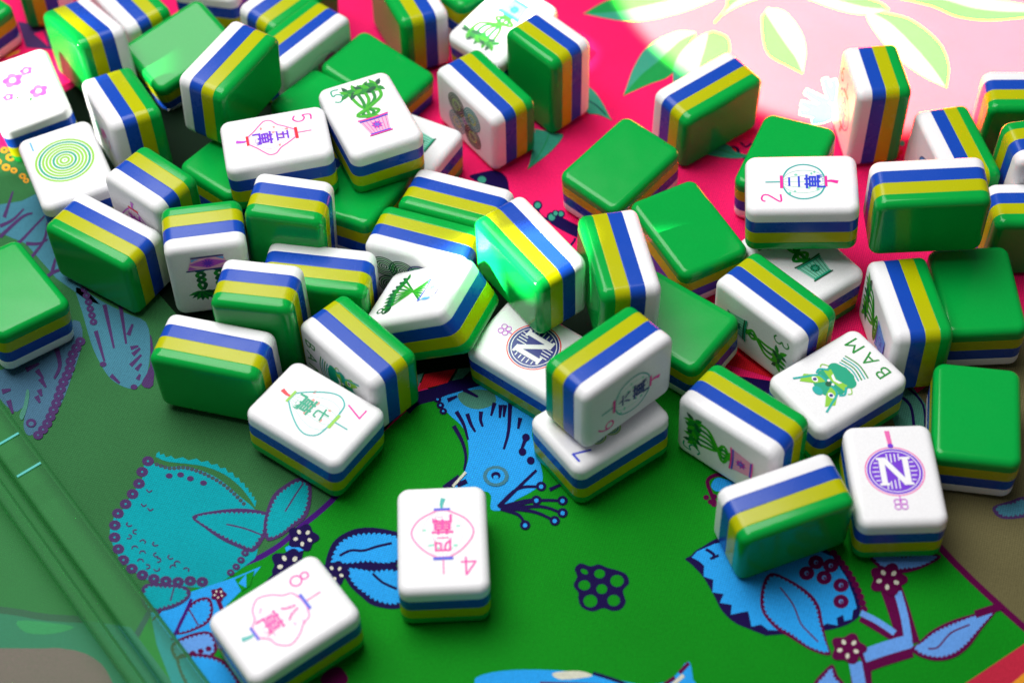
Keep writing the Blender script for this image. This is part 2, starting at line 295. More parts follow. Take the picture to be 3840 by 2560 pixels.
# ---------- left wing and feathers
lv(6)
P('bluegrey',[(-60,300+180),(50,462),(95,440),(120,490),(175,640),(230,700),(200,690),(130,640),(60,560),(0,535),(-60,530)])
P('slate',smooth([(170,735),(190,780),(165,865),(142,925),(120,960),(98,985),(66,1000),(54,975),(62,930),(40,945),(22,938),(0,915),(-30,860),(0,850),(80,820)],3,True))
for a in [[(0,575),(40,560),(80,520),(104,495)],[(50,615),(100,555),(110,500)],[(10,500),(30,440)],[(60,560),(90,560),(110,550)],[(0,700-180),(30,505),(55,480)],[(120,625),(130,585)],[(100,640),(140,620),(170,640)],[(0,545),(50,500),(75,490)]]: stroke('mauve',a,9,True,4)
for a in [[(60,850),(90,835)],[(85,850),(100,870)],[(93,870),(106,890)],[(90,895),(96,910)],[(84,910),(92,925)],[(5,900),(25,895)],[(20,920),(30,950)],[(130,800),(138,840),(125,870)]]: stroke('mauve',a,12,True,5)
P('leafgreen' if 0 else 'greyteal',smooth([(62,895),(55,930),(45,955),(52,965),(62,940),(68,905)],3,True));P('mauve',disc(72,972,12,10));P('slate',disc(72,974,6,5))
beads('mauve','slate',[(185,785),(165,820),(160,850),(145,880),(132,920),(120,950),(105,980),(88,1000)],12,17,.22)
lv(6)
P('bluegrey',smooth([(175,660),(230,690),(290,720),(335,740),(345,790),(340,850),(325,880),(305,893),(275,884),(250,865),(228,830),(210,790),(190,720)],3,True))
for a in [[(240,700),(262,800)],[(220,760),(240,830)],[(275,690),(290,790)],[(300,800),(318,795)],[(300,840),(325,815)],[(305,815),(322,800)],[(313,850),(325,835)],[(316,872),(322,860)],[(255,862),(275,880)],[(295,770),(305,745)]]: stroke('mauve',a,10,True,5)
P('mauve',disc(308,889,8,6));P('mauve',disc(237,837,8,6));P('mauve',smooth([(345,770),(352,800),(352,885),(325,883),(345,840)],3,True));beads('mauve','slate',[(190,650),(205,700),(215,740)],9,15,.25)
# ---------- pink field: big leaves
def split(out,mid,ca,cb):
    n=len(out)//2
    P(ca,smooth(out,4,True)); P(cb,mid)
lv(4)
def bleaf(a,b,ca,cb):
    # a: one edge base->tip, b: other edge base->tip, mid straight-ish
    A=np.array(smooth(a,6));B=np.array(smooth(b,6));m=(A+B)/2
    P(ca,[tuple(p) for p in A]+[tuple(p) for p in m[::-1]],0);P(cb,[tuple(p) for p in B]+[tuple(p) for p in m[::-1]],1)
    stroke('leafgreen',[tuple(p) for p in m[::3]],2.2)
    e=np.vstack([A,B[::-1]])
bleaf([(1620,-30),(1500,-25),(1400,0),(1341,32)],[(1640,0),(1560,30),(1450,50),(1341,32)],'leafgreen','leafteal')
bleaf(R(2,0,[(1680,300),(1500,300),(1250,430),(1120,620),(1025,880)]),R(2,0,[(1690,330),(1580,470),(1460,690),(1250,780),(1025,880)]),'leafteal','leafgreen')
bleaf(R(2,0,[(1760,320),(1600,430),(1490,600),(1480,790),(1480,900)]),R(2,0,[(1850,290),(1980,350),(1990,520),(1850,700),(1480,900)]),'leafteal','leafgreen')
bleaf(R(3,0,[(0,80),(160,120),(300,300),(345,480),(315,680)]),R(3,0,[(-60,160),(-40,400),(20,520),(160,600),(315,680)]),'leafteal','leafgreen')
bleaf(R(3,0,[(1000,110),(1300,180),(1560,380),(1660,600),(1640,810)]),R(3,0,[(900,130),(960,260),(1150,500),(1400,690),(1640,810)]),'leafgreen','leafteal')
bleaf(R(3,0,[(1150,-20),(1500,60),(1750,160),(2100,190),(2700,120)]),R(3,0,[(1250,-120),(1700,-60),(2000,0),(2300,40),(2700,120)]),'leafgreen','leafteal')
bleaf(R(3,0,[(350,-10),(600,80),(800,130),(980,125),(1110,90)]),R(3,0,[(600,-60),(800,-40),(950,0),(1050,40),(1110,90)]),'leafteal','leafgreen')
bleaf(R(2,0,[(2352,-40),(2150,30),(2000,100),(1900,170),(1860,215)]),R(2,0,[(2100,-60),(1990,-10),(1970,60),(1930,130),(1860,215)]),'leafteal','leafgreen')
bleaf(R(2,0,[(700,800),(760,850),(830,950),(915,1110)],),R(2,0,[(640,950),(690,1040),(800,1060),(915,1110)]),'leafteal','leafteal')
stroke('navy',R(2,0,[(700,930),(780,980),(860,1060)]),2.5)
bleaf(R(2,0,[(215,1190),(190,1300),(180,1420),(145,1560)]),R(2,0,[(470,1240),(450,1290),(330,1420),(145,1560)]),'leafteal','leafteal')
bleaf([(1560,330),(1660,330),(1690,350),(1730,360)],[(1570,345),(1640,360),(1690,365),(1730,360)],'leafteal','leafteal')
lv(4)
for a in [[(340,840),(430,890),(560,960)],[(520,720),(560,850),(620,940)],[(600,730),(620,850),(640,940)],[(300,950),(440,990),(600,1000)],[(290,1030),(430,1050),(560,1060)],[(400,1120),(500,1100),(600,1050)]]: stroke('sky',R(3,0,a),14,True,22)
lv(5);stroke('navy',R(2,1,[(240,330),(250,400),(330,450),(440,440)]),6);stroke('navy',R(2,1,[(380,440),(480,500),(620,570)]),26);stroke('navy',R(2,1,[(580,620),(570,650),(535,690)]),5)
for x,y,r in [(235,320,11),(365,430,12),(450,400,9),(400,395,8)]: P('navy',disc(1176+x/4,392+y/4,r,r));P('leafteal',disc(1176+x/4,392+y/4,r*.65,r*.65))
lv(5);P('navy',smooth(R(1,1,[(1960,60),(2060,20),(2200,0),(2300,60),(2330,200),(2352,300),(2150,160)]),3,True));P('leafteal',disc(588+2075/4,392+85/4,10,8))
lv(5);P('navy',disc(1176+2035/4,1395/4,15,13));P('red',disc(1176+2030/4,1390/4,9,8));stroke('navy',R(2,0,[(2090,1410),(2150,1470)]),5,False);stroke('navy',R(2,0,[(2100,1310),(2150,1350),(2200,1320)]),4)
lv(5)
for k,(x,y) in enumerate([(2072,330),(2068,350),(2060,345),(2061,360)]): P('red' if k%2 else 'leafteal',disc(x,y,6,6))
lv(4);P('navy',[(2330,360-60),(2352,290),(2420,420),(2300,440)],0)
PRINT = [(c, l, [on_cloth(u, v) for u, v in p]) for c, l, p in OUT]
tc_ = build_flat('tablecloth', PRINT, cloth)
tag(tc_, kind='structure')
# ------------------------------------------------------------------ tile parts (mm in local axes: x width, y design up, z face)
W, H, D = 21.900, 30.000, 16.000
T1, T2, T3 = 0.2692, 0.5168, 0.7619
R_EDGE, R_PLAN = 2.1, 3.0
def rr(inset, z, n=7):
    hx, hy = W/2 - inset, H/2 - inset; r = max(R_PLAN - inset, 0.5); out = []
    for cx, cy, a0 in ((hx-r, hy-r, 0), (-hx+r, hy-r, 90), (-hx+r, -hy+r, 180), (hx-r, -hy+r, 270)):
        for k in range(n+1):
            a = math.radians(a0 + 90*k/n); out.append((cx + r*math.cos(a), cy + r*math.sin(a), z))
    return out
def shell(name, rings, cap, mat):
    me = bpy.data.meshes.new(name); bm = bmesh.new(); prev = None
    for r in rings:
        vs = [bm.verts.new((x*0.001, y*0.001, z*0.001)) for x, y, z in r]
        if prev:
            n = len(vs)
            for i in range(n): bm.faces.new((prev[i], prev[(i+1) % n], vs[(i+1) % n], vs[i]))
        prev = vs
    if cap: bm.faces.new(prev)
    bm.normal_update()
    for f in bm.faces: f.smooth = True
    bm.to_mesh(me); bm.free(); me.materials.append(mat)
    return me
zt = [D/2 - D*t for t in (T1, T2, T3)]
NF = 8
def fil(sign):
    out = []
    for k in range(NF+1):
        a = math.radians(90*k/NF); out.append(rr(R_EDGE*(1-math.cos(a)), sign*(D/2 - R_EDGE*(1-math.sin(a)))))
    out.append(rr(R_EDGE+0.35, sign*D/2)); out.append(rr(R_EDGE+1.2, sign*D/2))
    return out
ME_WHITE = shell('face_layer', [rr(0.05, zt[0]), rr(0, zt[0]+0.1), rr(0, zt[0]+0.28)] + fil(1), True, WHITE)
ME_BLUE = shell('blue_layer', [rr(0.05, zt[1]), rr(0, zt[1]+0.1), rr(0, zt[1]+0.28), rr(0, zt[0]-0.28), rr(0, zt[0]-0.1), rr(0.05, zt[0])], False, BLUE)
ME_YELLOW = shell('yellow_layer', [rr(0.05, zt[2]), rr(0, zt[2]+0.1), rr(0, zt[2]+0.28), rr(0, zt[1]-0.28), rr(0, zt[1]-0.1), rr(0.05, zt[1])], False, YELLOW)
gr = fil(-1); ME_GREEN = shell('green_back', [rr(0.05, zt[2]), rr(0, zt[2]-0.1), rr(0, zt[2]-0.28)] + gr, True, GREEN)
bm = bmesh.new(); bm.from_mesh(ME_GREEN); bmesh.ops.reverse_faces(bm, faces=bm.faces); bm.to_mesh(ME_GREEN); bm.free()
# ---- face prints, drawn in mm on the white face (x right, y design up)
_glyph = {}
def glyph(ch, size, cx, cy, bold=0.0):
    """filled triangles of one character, centred at (cx, cy), `size` mm tall"""
    if (ch, bold) not in _glyph:
        c = bpy.data.curves.new('glyph', 'FONT'); c.body = ch; c.resolution_u = 3; c.offset = bold
        o = bpy.data.objects.new('glyph', c); COL.objects.link(o); bpy.context.view_layer.update()
        me = o.evaluated_get(bpy.context.evaluated_depsgraph_get()).to_mesh()
        vs = [(v.co.x, v.co.y) for v in me.vertices]; fs = [[vs[i] for i in p.vertices] for p in me.polygons]
        bpy.data.objects.remove(o); bpy.data.curves.remove(c)
        _glyph[(ch, bold)] = (vs, fs)
    vs, fs = _glyph[(ch, bold)]
    x0, x1 = min(v[0] for v in vs), max(v[0] for v in vs); y0, y1 = min(v[1] for v in vs), max(v[1] for v in vs)
    s = size/max(y1-y0, x1-x0); mx, my = (x0+x1)/2, (y0+y1)/2
    return [[(cx+(x-mx)*s, cy+(y-my)*s) for x, y in f] for f in fs]
class Art:
    def __init__(self): self.polys = []; self.lev = 0
    def poly(self, col, *faces):
        for f in faces: self.polys.append((col, self.lev, f))
        self.lev += 1
    def line(self, col, pts, w, sm=True, w1=None):
        p = np.array(smooth(pts, 6) if sm and len(pts) > 2 else pts, float); n = len(p); qs = []; L = []; Rr = []
        for i in range(n):
            t = p[min(i+1, n-1)]-p[max(i-1, 0)]; t /= np.hypot(*t)+1e-9; m = np.array([-t[1], t[0]]); ww = w if w1 is None else w+(w1-w)*i/(n-1)
            L.append(p[i]+m*ww/2); Rr.append(p[i]-m*ww/2)
        for i in range(n-1): qs.append([tuple(L[i]), tuple(L[i+1]), tuple(Rr[i+1]), tuple(Rr[i])])
        self.poly(col, *qs)
    def disc(self, col, x, y, r, ry=None, n=20): self.poly(col, disc(x, y, r, ry or r, n))
    def ring(self, col, x, y, r, w, ry=None, n=36, a0=0, a1=360):
        k = (ry or r)/r; qs = []
        for i in range(n):
            a, b = math.radians(a0+(a1-a0)*i/n), math.radians(a0+(a1-a0)*(i+1)/n)
            qs.append([(x+(r+s*w/2)*math.cos(t), y+(r+s*w/2)*k*math.sin(t)) for s, t in ((-1, a), (1, a), (1, b), (-1, b))])
        self.poly(col, *qs)
    def text(self, col, ch, size, x, y, bold=0.0): self.poly(col, *glyph(ch, size, x, y, bold))
    def leaf(self, col, x, y, ang, l, w):
        a = math.radians(ang); c, s = math.cos(a), math.sin(a)
        self.poly(col, [(x+u*c-v*s, y+u*s+v*c) for u, v in ((0, 0), (l*.3, w/2), (l*.65, w*.42), (l, 0), (l*.65, -w*.42), (l*.3, -w/2))])
DIG = {'2': [(-.5, .6), (-.35, .9), (0, 1), (.4, .85), (.5, .5), (.3, .1), (-.55, -1), (.55, -1)], '3': [(-.5, .75), (0, 1), (.45, .75), (.4, .3), (0, .08), (.45, -.2), (.5, -.65), (0, -1), (-.5, -.75)],
       '5': [(.5, 1), (-.35, 1), (-.45, .15), (0, .3), (.5, 0), (.5, -.6), (0, -1), (-.55, -.75)], '6': [(.3, 1), (-.2, .5), (-.5, -.3), (-.4, -.85), (0, -1), (.45, -.75), (.45, -.2), (0, 0), (-.4, -.2), (-.5, -.5)]}
def digit(A, col, d, x=-6.0, y=8.2, h=2.5, w=0.5):
    S = lambda pts: [(x+u*h, y+v*h) for u, v in pts]
    if d == '7':
        for sg in ([(-.65, .95), (.66, .95)], [(.6, 1), (-.15, -1)]): A.line(col, S(sg), w, False)
    elif d == '4':
        for sg in ([(.25, -1), (.25, 1)], [(.25, 1), (-.7, -.45)], [(-.75, -.45), (.75, -.45)]): A.line(col, S(sg), w, False)
    elif d == '1': A.line(col, S([(0, 1), (0, -1)]), w, False)
    elif d == '8': A.ring(col, x, y+.52*h, .36*h, w); A.ring(col, x, y-.42*h, .54*h, w)
    else: A.line(col, S(DIG[d]), w, True)
def crak(A, d, num, style, c_dig, c_out, c_bar, c_txt, c_tas, c_fl):
    digit(A, c_dig, d)
    top, bot = 5.6, -7.6
    shapes = {'drop': [(1.6, 5.6), (4.5, 3.6), (6.9, .6), (7.4, -2), (5.6, -5), (2.4, -7), (1.2, -7.6)], 'diamond': [(1.6, 5.6), (3.6, 3), (5, 1), (7, -.6), (7.2, -2.4), (5.6, -4), (3.6, -5.6), (1.6, -7.6)],
              'fan': [(2.4, 5.6), (5.6, 5), (7.2, 2.6), (6.6, -.5), (4, -4.6), (1.4, -7.6)], 'round': [(1.7, 5), (4.6, 3.6), (6.3, 1), (6.3, -2), (4.6, -4.8), (1.5, -6.2)],
              'gourd': [(1.4, 5.6), (3.8, 4.6), (4.6, 2.6), (6.4, .4), (7.4, -2.6), (5.6, -5), (3.2, -5.9), (1.6, -7.6)], 'oval': [(1.6, 5.2), (4.8, 3.4), (6.2, .3), (6, -3), (3.8, -5.6), (1.5, -6.6)]}[style]
    r = smooth(shapes, 6); out = list(r)+[(-x, y) for x, y in r[::-1]]
    A.poly('white', out); rnd = random.Random(d+style)
    for k in range(9):
        xx, yy = rnd.uniform(-4.6, 4.6), rnd.uniform(-5, 3.4); A.disc(c_fl, xx, yy, rnd.uniform(.35, .7), rnd.uniform(.3, .5), 8)
    for k in (-.66, -.33, 0, .33, .66): A.line(('palepink', 'mint')[c_out in ('aqua', 'mint')], [(x*k, y) for x, y in r], .13, False)
    A.line(c_out, out+[out[0]], .42, False)
    t0, b0 = shapes[0][1], shapes[-1][1]
    A.poly(c_bar, [(-2.4, t0-.1), (2.4, t0-.1), (2.4, t0+.75), (-2.4, t0+.75)]); A.poly(c_bar, [(-2, b0-.6), (2, b0-.6), (2, b0+.1), (-2, b0+.1)])
    A.line(c_tas if style == 'fan' and 0 else c_out, [(0, t0+.7), (0, t0+4.6)], .38, False)
    A.line(c_tas, [(0, b0-.6), (.1, b0-1.6), (-.4, b0-3.4)], .5, True, 1.2)
    A.text(c_txt, num, 4.0, 0, 2.0, .02); A.text(c_txt, '\u842c', 5.6, 0, -3.5, .02)
def pot(A, y, hh, wt, wb, c1, c2, c3):
    A.poly(c3, [(-wt, y), (wt, y), (wb, y-hh), (-wb, y-hh)])
    for k in range(-3, 4): A.line(c1, [(k*wt/3.6, y-.5), (k*wb/3.6, y-hh+.2)], .16, False)
    A.disc(c1, 0, y-hh*.5, hh*.22); A.disc(c3, 0, y-hh*.5, hh*.1)
    for k in range(8): A.leaf(c2, 0, y-hh*.5, 45*k, hh*.32, .35)
    A.line(c1, [(-wt-.3, y+.25), (0, y-.05), (wt+.3, y+.25)], .5); A.line(c2, [(-wt, y-.4), (0, y-.6), (wt, y-.4)], .45); A.line(c2, [(-wb-.1, y-hh), (wb+.1, y-hh)], .45, False); A.line(c1, [(-wb-.5, y-hh-.4), (wb+.5, y-hh-.4)], .35, False)
def plant(A, n, seed, dk='green', lt='leaf', y0=-3.6, y1=8.4):
    rnd = random.Random(seed)
    for k in range(n):
        x = (k-(n-1)/2)*1.7; tx = (k-(n-1)/2)*2.1+1.3
        A.line(dk if k % 2 else lt, [(x*.5, y0), (-x*.95-.5, y0+2.2), (x*.25, y0+4.4), (tx*.9+.4, y0+7.4), (tx, y1-rnd.uniform(0, 2.2))], 1.0)
        for j in range(5): A.leaf((lt, dk, 'dark')[(j+k) % 3], tx, y1-.6-rnd.uniform(0, 1), -30+60*j+rnd.uniform(-20, 20), rnd.uniform(2.8, 4.0), 1.5)
def bam(A, d, c_dig, pots, n=5, seed=1):
    if d: digit(A, c_dig, d, -6.3, 9.6)
    plant(A, n, seed, y0=-2.4, y1=10.2); pot(A, -2.6, 6.0, 4.2, 2.9, *pots)
def braid(A):
    digit(A, 'purple', '2', -6.4, 9.8)
    for sx in (-2.5, 2.5):
        A.line('green', [(sx-1, -5.4), (sx+1, -3.2), (sx-.9, -1), (sx+.9, 1), (sx, 3.6)], 1.1); A.line('dark', [(sx+1, -5.4), (sx-1, -3.2), (sx+.9, -1), (sx-.9, 1), (sx, 3.6)], 1.1)
        for j in range(8): A.leaf('dark' if j % 2 else 'green', sx, 4, 20*j+20, 4.6, 1.5)
    A.poly('palepink', [(-5.8, -5.6), (5.8, -5.6), (4.2, -11), (-4.2, -11)])
    A.poly('violet', [(-5.2, -8.3), (0, -6.2), (5.2, -8.3), (0, -10.4)])
    for s in (-1, 1): A.poly('violet', [(s*5.5, -6), (s*3, -6), (s*5, -7.6)]); A.poly('sky', [(s*4.3, -10.6), (s*2.2, -10.6), (s*4.4, -9.4)])
    for k in range(10): A.leaf('purple', 0, -8.3, 36*k, 2.0, .5)
    A.line('navy', [(-6.1, -5.5), (6.1, -5.5)], .6, False); A.line('navy', [(-4.4, -11.1), (4.4, -11.1)], .55, False)
def dot_ring(A, x, y, r, cs, w=.42, step=None):
    step = step or r/4.0; k = 0; rr_ = r
    while rr_ > .25: A.ring(cs[k % len(cs)], x, y, rr_, w, None, 32); rr_ -= step; k += 1
    A.disc(cs[0], x, y, .3)
def ndragon(A, c, edge):
    A.disc(edge, 0, .4, 7.3, None, 48); A.disc('white', 0, .4, 6.95, None, 48); A.disc(c, 0, .4, 6.75, None, 48); A.ring('white', 0, .4, 6.05, .22, None, 48)
    for k in range(9):
        x = -5.2+1.3*k
        if abs(x) < 3.2: continue
    for k in range(5):
        y = .4+(-2.6+1.3*k)
        for s in (-1, 1): A.line('white', [(s*3.8, y), (s*(5.5-abs(y-.4)*.25), y)], .28, False)
    for k in range(4):
        x = -2.0+.95*k; A.line('white', [(x+.6, 2.6+.5*k*.6), (x+.6, 5.6)], .28, False); A.line('white', [(x-.3, -1.8-.6*(3-k)*.6), (x-.3, -4.8)], .28, False)
    for pts in ([(-3.6, -3.4), (-2.2, -3.4), (-2.2, 4.2), (-3.6, 4.2)], [(2.2, -3.4), (3.6, -3.4), (3.6, 4.2), (2.2, 4.2)], [(-3.4, 4.2), (-1.7, 4.2), (3.4, -3.4), (1.7, -3.4)]): A.poly('white', pts)
    for x, y in ((-2.9, 4.2), (2.9, 4.2), (-2.9, -3.4), (2.9, -3.4)): A.poly('white', [(x-1.2, y-.35), (x+1.2, y-.35), (x+1.2, y+.35), (x-1.2, y+.35)])
    A.poly('rose' if edge == 'rose' else edge, [(-.55, 8.2), (.55, 8.2), (.35, 12.6), (-.9, 12.6)]); A.disc(c, 0, 8, .7)
    for x, y in ((-.8, -8.6), (.8, -8.6), (-.8, -10), (.8, -10)): A.ring('violet', x, y, .75, .25, None, 16)
    A.line('violet', [(0, -7), (0, -8.2)], .3, False)
def bam_mask(A):
    A.text('green', 'B', 4.0, -5.2, -10.2); A.text('green', 'A', 4.0, 0, -10.2); A.text('green', 'M', 4.0, 5.6, -10.2)
    for k in range(5): A.line(('green', 'aqua', 'green', 'aqua', 'green')[k], [(-4.5+.25*k, -6.0+.85*k), (0, -6.9+.85*k), (4.5-.25*k, -6.0+.85*k)], .38)
    for x, y, r in ((-3, -1.2, 1.7), (-1.2, -2, 1.7), (1, -2, 1.7), (3, -1.2, 1.7), (0, -.6, 2)): A.disc('teal', x, y, r, None, 16)
    A.poly('teal', [(-3.8, -.5), (3.8, -.5), (4.6, 2.6), (2.4, 6.4), (0, 7.2), (-2.4, 6.4), (-4.6, 2.6)])
    A.poly('lime', [(-3.2, -.2), (0, .8), (3.2, -.2), (4, 1.6), (0, 2.2), (-4, 1.6)])
    A.poly('white', [(-1.8, .3), (0, 1), (1.8, .3), (1.5, 1.2), (0, 1.7), (-1.5, 1.2)])
    for s in (-1, 1):
        A.poly('lime', [(s*1, 3.6), (s*3.4, 3), (s*6.2, 6.4), (s*5, 8.8), (s*2.2, 6)]); A.disc('white', s*3.2, 5.2, 1.0, .7); A.disc('navy', s*3.2, 5.2, .5)
        A.line('aqua', [(s*.9, 3.2), (s*3.6, 3.6), (s*5.2, 6.6), (s*6.6, 9.6)], .6); A.line('aqua', [(s*3.4, .4), (s*5, 2.2), (s*4.4, 3.6)], .6); A.line('lime', [(s*4.4, -.4), (s*5.8, .6), (s*5.4, 1.6)], .3)
    A.disc('dark', 0, 3.4, .8); A.disc('white', -.8, 2.6, .4); A.disc('white', .8, 2.6, .4); A.disc('aqua', 0, 7, 1.6, 1.1)
def draw(d):
    A = Art()
    if d == 'crak4': crak(A, '4', '\u56db', 'drop', 'pink', 'rose', 'blue', 'pink', 'aqua', 'mint')
    elif d == 'crak8': crak(A, '8', '\u516b', 'gourd', 'pink', 'rose', 'blue', 'pink', 'aqua', 'palepink')
    elif d == 'crak7': crak(A, '7', '\u4e03', 'fan', 'pink', 'aqua', 'lime', 'teal', 'red', 'coral')
    elif d == 'crak6': crak(A, '6', '\u516d', 'oval', 'pink', 'aqua', 'pink', 'navy', 'pink', 'mint')
    elif d == 'crak5': crak(A, '5', '\u4e94', 'diamond', 'pink', 'rose', 'red', 'purple', 'violet', 'coral')
    elif d == 'crak2': crak(A, '2', '\u4e8c', 'round', 'pink', 'aqua', 'pink', 'blue', 'pink', 'mint')
    elif d == 'crak9': crak(A, '6', '\u4e5d', 'oval', 'red', 'rose', 'red', 'purple', 'red', 'coral')
    elif d == 'crak1': crak(A, '1', '\u4e00', 'fan', 'violet', 'violet', 'red', 'violet', 'violet', 'rose')
    elif d == 'bam5': bam(A, '5', 'teal', ('pink', 'blue', 'palepink'), 5, 5)
    elif d == 'bam3': bam(A, '3', 'green', ('teal', 'dark', 'mint'), 3, 7)
    elif d == 'bamteal': bam(A, '4', 'green', ('dark', 'teal', 'mint'), 4, 9)
    elif d == 'bamaqua': bam(A, '9', 'green', ('aqua', 'teal', 'mint'), 5, 13) if 0 else bam(A, None, 'green', ('aqua', 'teal', 'mint'), 5, 13)
    elif d == 'bamblue': bam(A, None, 'green', ('blue', 'sky', 'sky'), 6, 21)
    elif d == 'bam8':
        digit(A, 'dark', '8')
        for k in range(8):
            x = -5+10*k/7; A.line('leaf' if k % 2 else 'green', [(x*.75, -3.4), (-x*1.05, 8.2-abs(x)*.35)], .6, False)
            for j in range(4): A.leaf('dark' if j % 2 else 'green', -x*1.05, 7.6-abs(x)*.35, 15+45*j, 3.0, 1.2)
        A.poly('white', [(-4.4, -4), (4.4, -4), (3.4, -9), (-3.4, -9)]); A.line('blue', [(-4.8, -3.7), (0, -4.1), (4.8, -3.7)], .6); A.line('blue', [(-3.4, -9), (3.4, -9)], .45, False); A.line('sky', [(-4.4, -4), (-3.4, -9)], .3, False); A.line('sky', [(4.4, -4), (3.4, -9)], .3, False)
        for k in range(12): A.leaf('sky', 0, -6.4, 30*k, 1.8, .4)
        for s in (-1, 1): A.leaf('sky', s*3.9, -4.6, -90+s*8, 3.6, 1.2)
    elif d == 'braid': braid(A)
    elif d == 'mask': bam_mask(A)
    elif d == 'dot1': digit(A, 'sky', '1', -7.2, 10.2, 1.9, .5); dot_ring(A, 0, .8, 8.2, ('lime', 'teal', 'lime', 'lime'), .66, 1.0)
    elif d == 'dot7':
        digit(A, 'blue', '7', -6.6, 10.2, 2.3, .6)
        for k in range(7): dot_ring(A, (-4.4, 0, 4.4)[k % 3] if k < 6 else 0, (4.4 if k < 3 else -.2) if k < 6 else -5.4, 2.3, ('lime', 'teal'), .35, .55)
    elif d == 'dot8':
        for k in range(8): dot_ring(A, (-4.4, 3.2)[k % 2], 9.2-5.4*(k//2)-(0 if k % 2 else 1.4), 3.7, ('dark', 'green') if k < 4 else ('navy', 'teal'), .42, .72)
    elif d == 'dot5':
        for x, y, c in ((0, 0, 'navy'), (-3.6, 4, 'aqua'), (3.6, 4, 'dark'), (-3.6, -4, 'dark'), (3.6, -4, 'aqua')): dot_ring(A, x, y, 3.9, (c, c, c, 'lime'), .42, .72)
    elif d == 'nblue': ndragon(A, 'navy', 'red')
    elif d == 'npurple': ndragon(A, 'purple', 'rose')
    elif d == 'flower':
        digit(A, 'pink', '1', -6.5, 9.2, 2, .4)
        for x, y, r in ((-2, 4.4, 3.4), (2.8, 6.4, 2.2), (4, -4, 3.0), (-5, -2, 1.8)):
            for k in range(5): A.disc('rose' if k % 2 else 'violet', x+r*.55*math.cos(math.radians(72*k+15)), y+r*.55*math.sin(math.radians(72*k+15)), r*.42)
            A.disc('white', x, y, r*.3)
        A.leaf('green', 1.4, -5.4, -120, 2, .8); A.leaf('leaf', -2.4, -4.4, 100, 1.6, .7)
    elif d == 'bird':
        A.line('violet', [(-3, 7), (-2.6, 3), (-1.6, 1)], .6); A.disc('navy', .6, 0, 3.2, 4.6, 28); A.disc('sky', .6, 0, 2.8, 4.2, 28)
        for k in range(4): A.ring('aqua', .6, -.6, .7+.6*k, .22, None, 24)
        A.leaf('navy', .6, -4, -70, 4, 2)
    elif d == 'faint':
        A.disc('mint', 0, 3, 2.4, 3); A.disc('rose', 2, -4, 1.2, 2.4); A.ring('mint', 0, 0, 5.4, .2, 6.4); A.line('red', [(-1.5, -8), (2, -8.4)], .7, False); A.text('rose', '\u842c', 5, 0, -1)
    return A
def face_with_print(d):
    A = draw(d); me = ME_WHITE.copy(); bm = bmesh.new(); bm.from_mesh(me); slots = {}
    for col, lev, pts in A.polys:
        if col not in slots: slots[col] = len(slots)+1
        vs = [bm.verts.new((x*0.001, y*0.001, (D/2+0.012+0.004*lev)*0.001)) for x, y in pts]
        try: f = bm.faces.new(vs)
        except ValueError: continue
        f.normal_update()
        if f.normal.z < 0: f.normal_flip()
        f.material_index = slots[col]
        if len(vs) > 4: bmesh.ops.triangulate(bm, faces=[f])
    bm.to_mesh(me); bm.free()
    for col in slots: me.materials.append(ink(col))
    return me

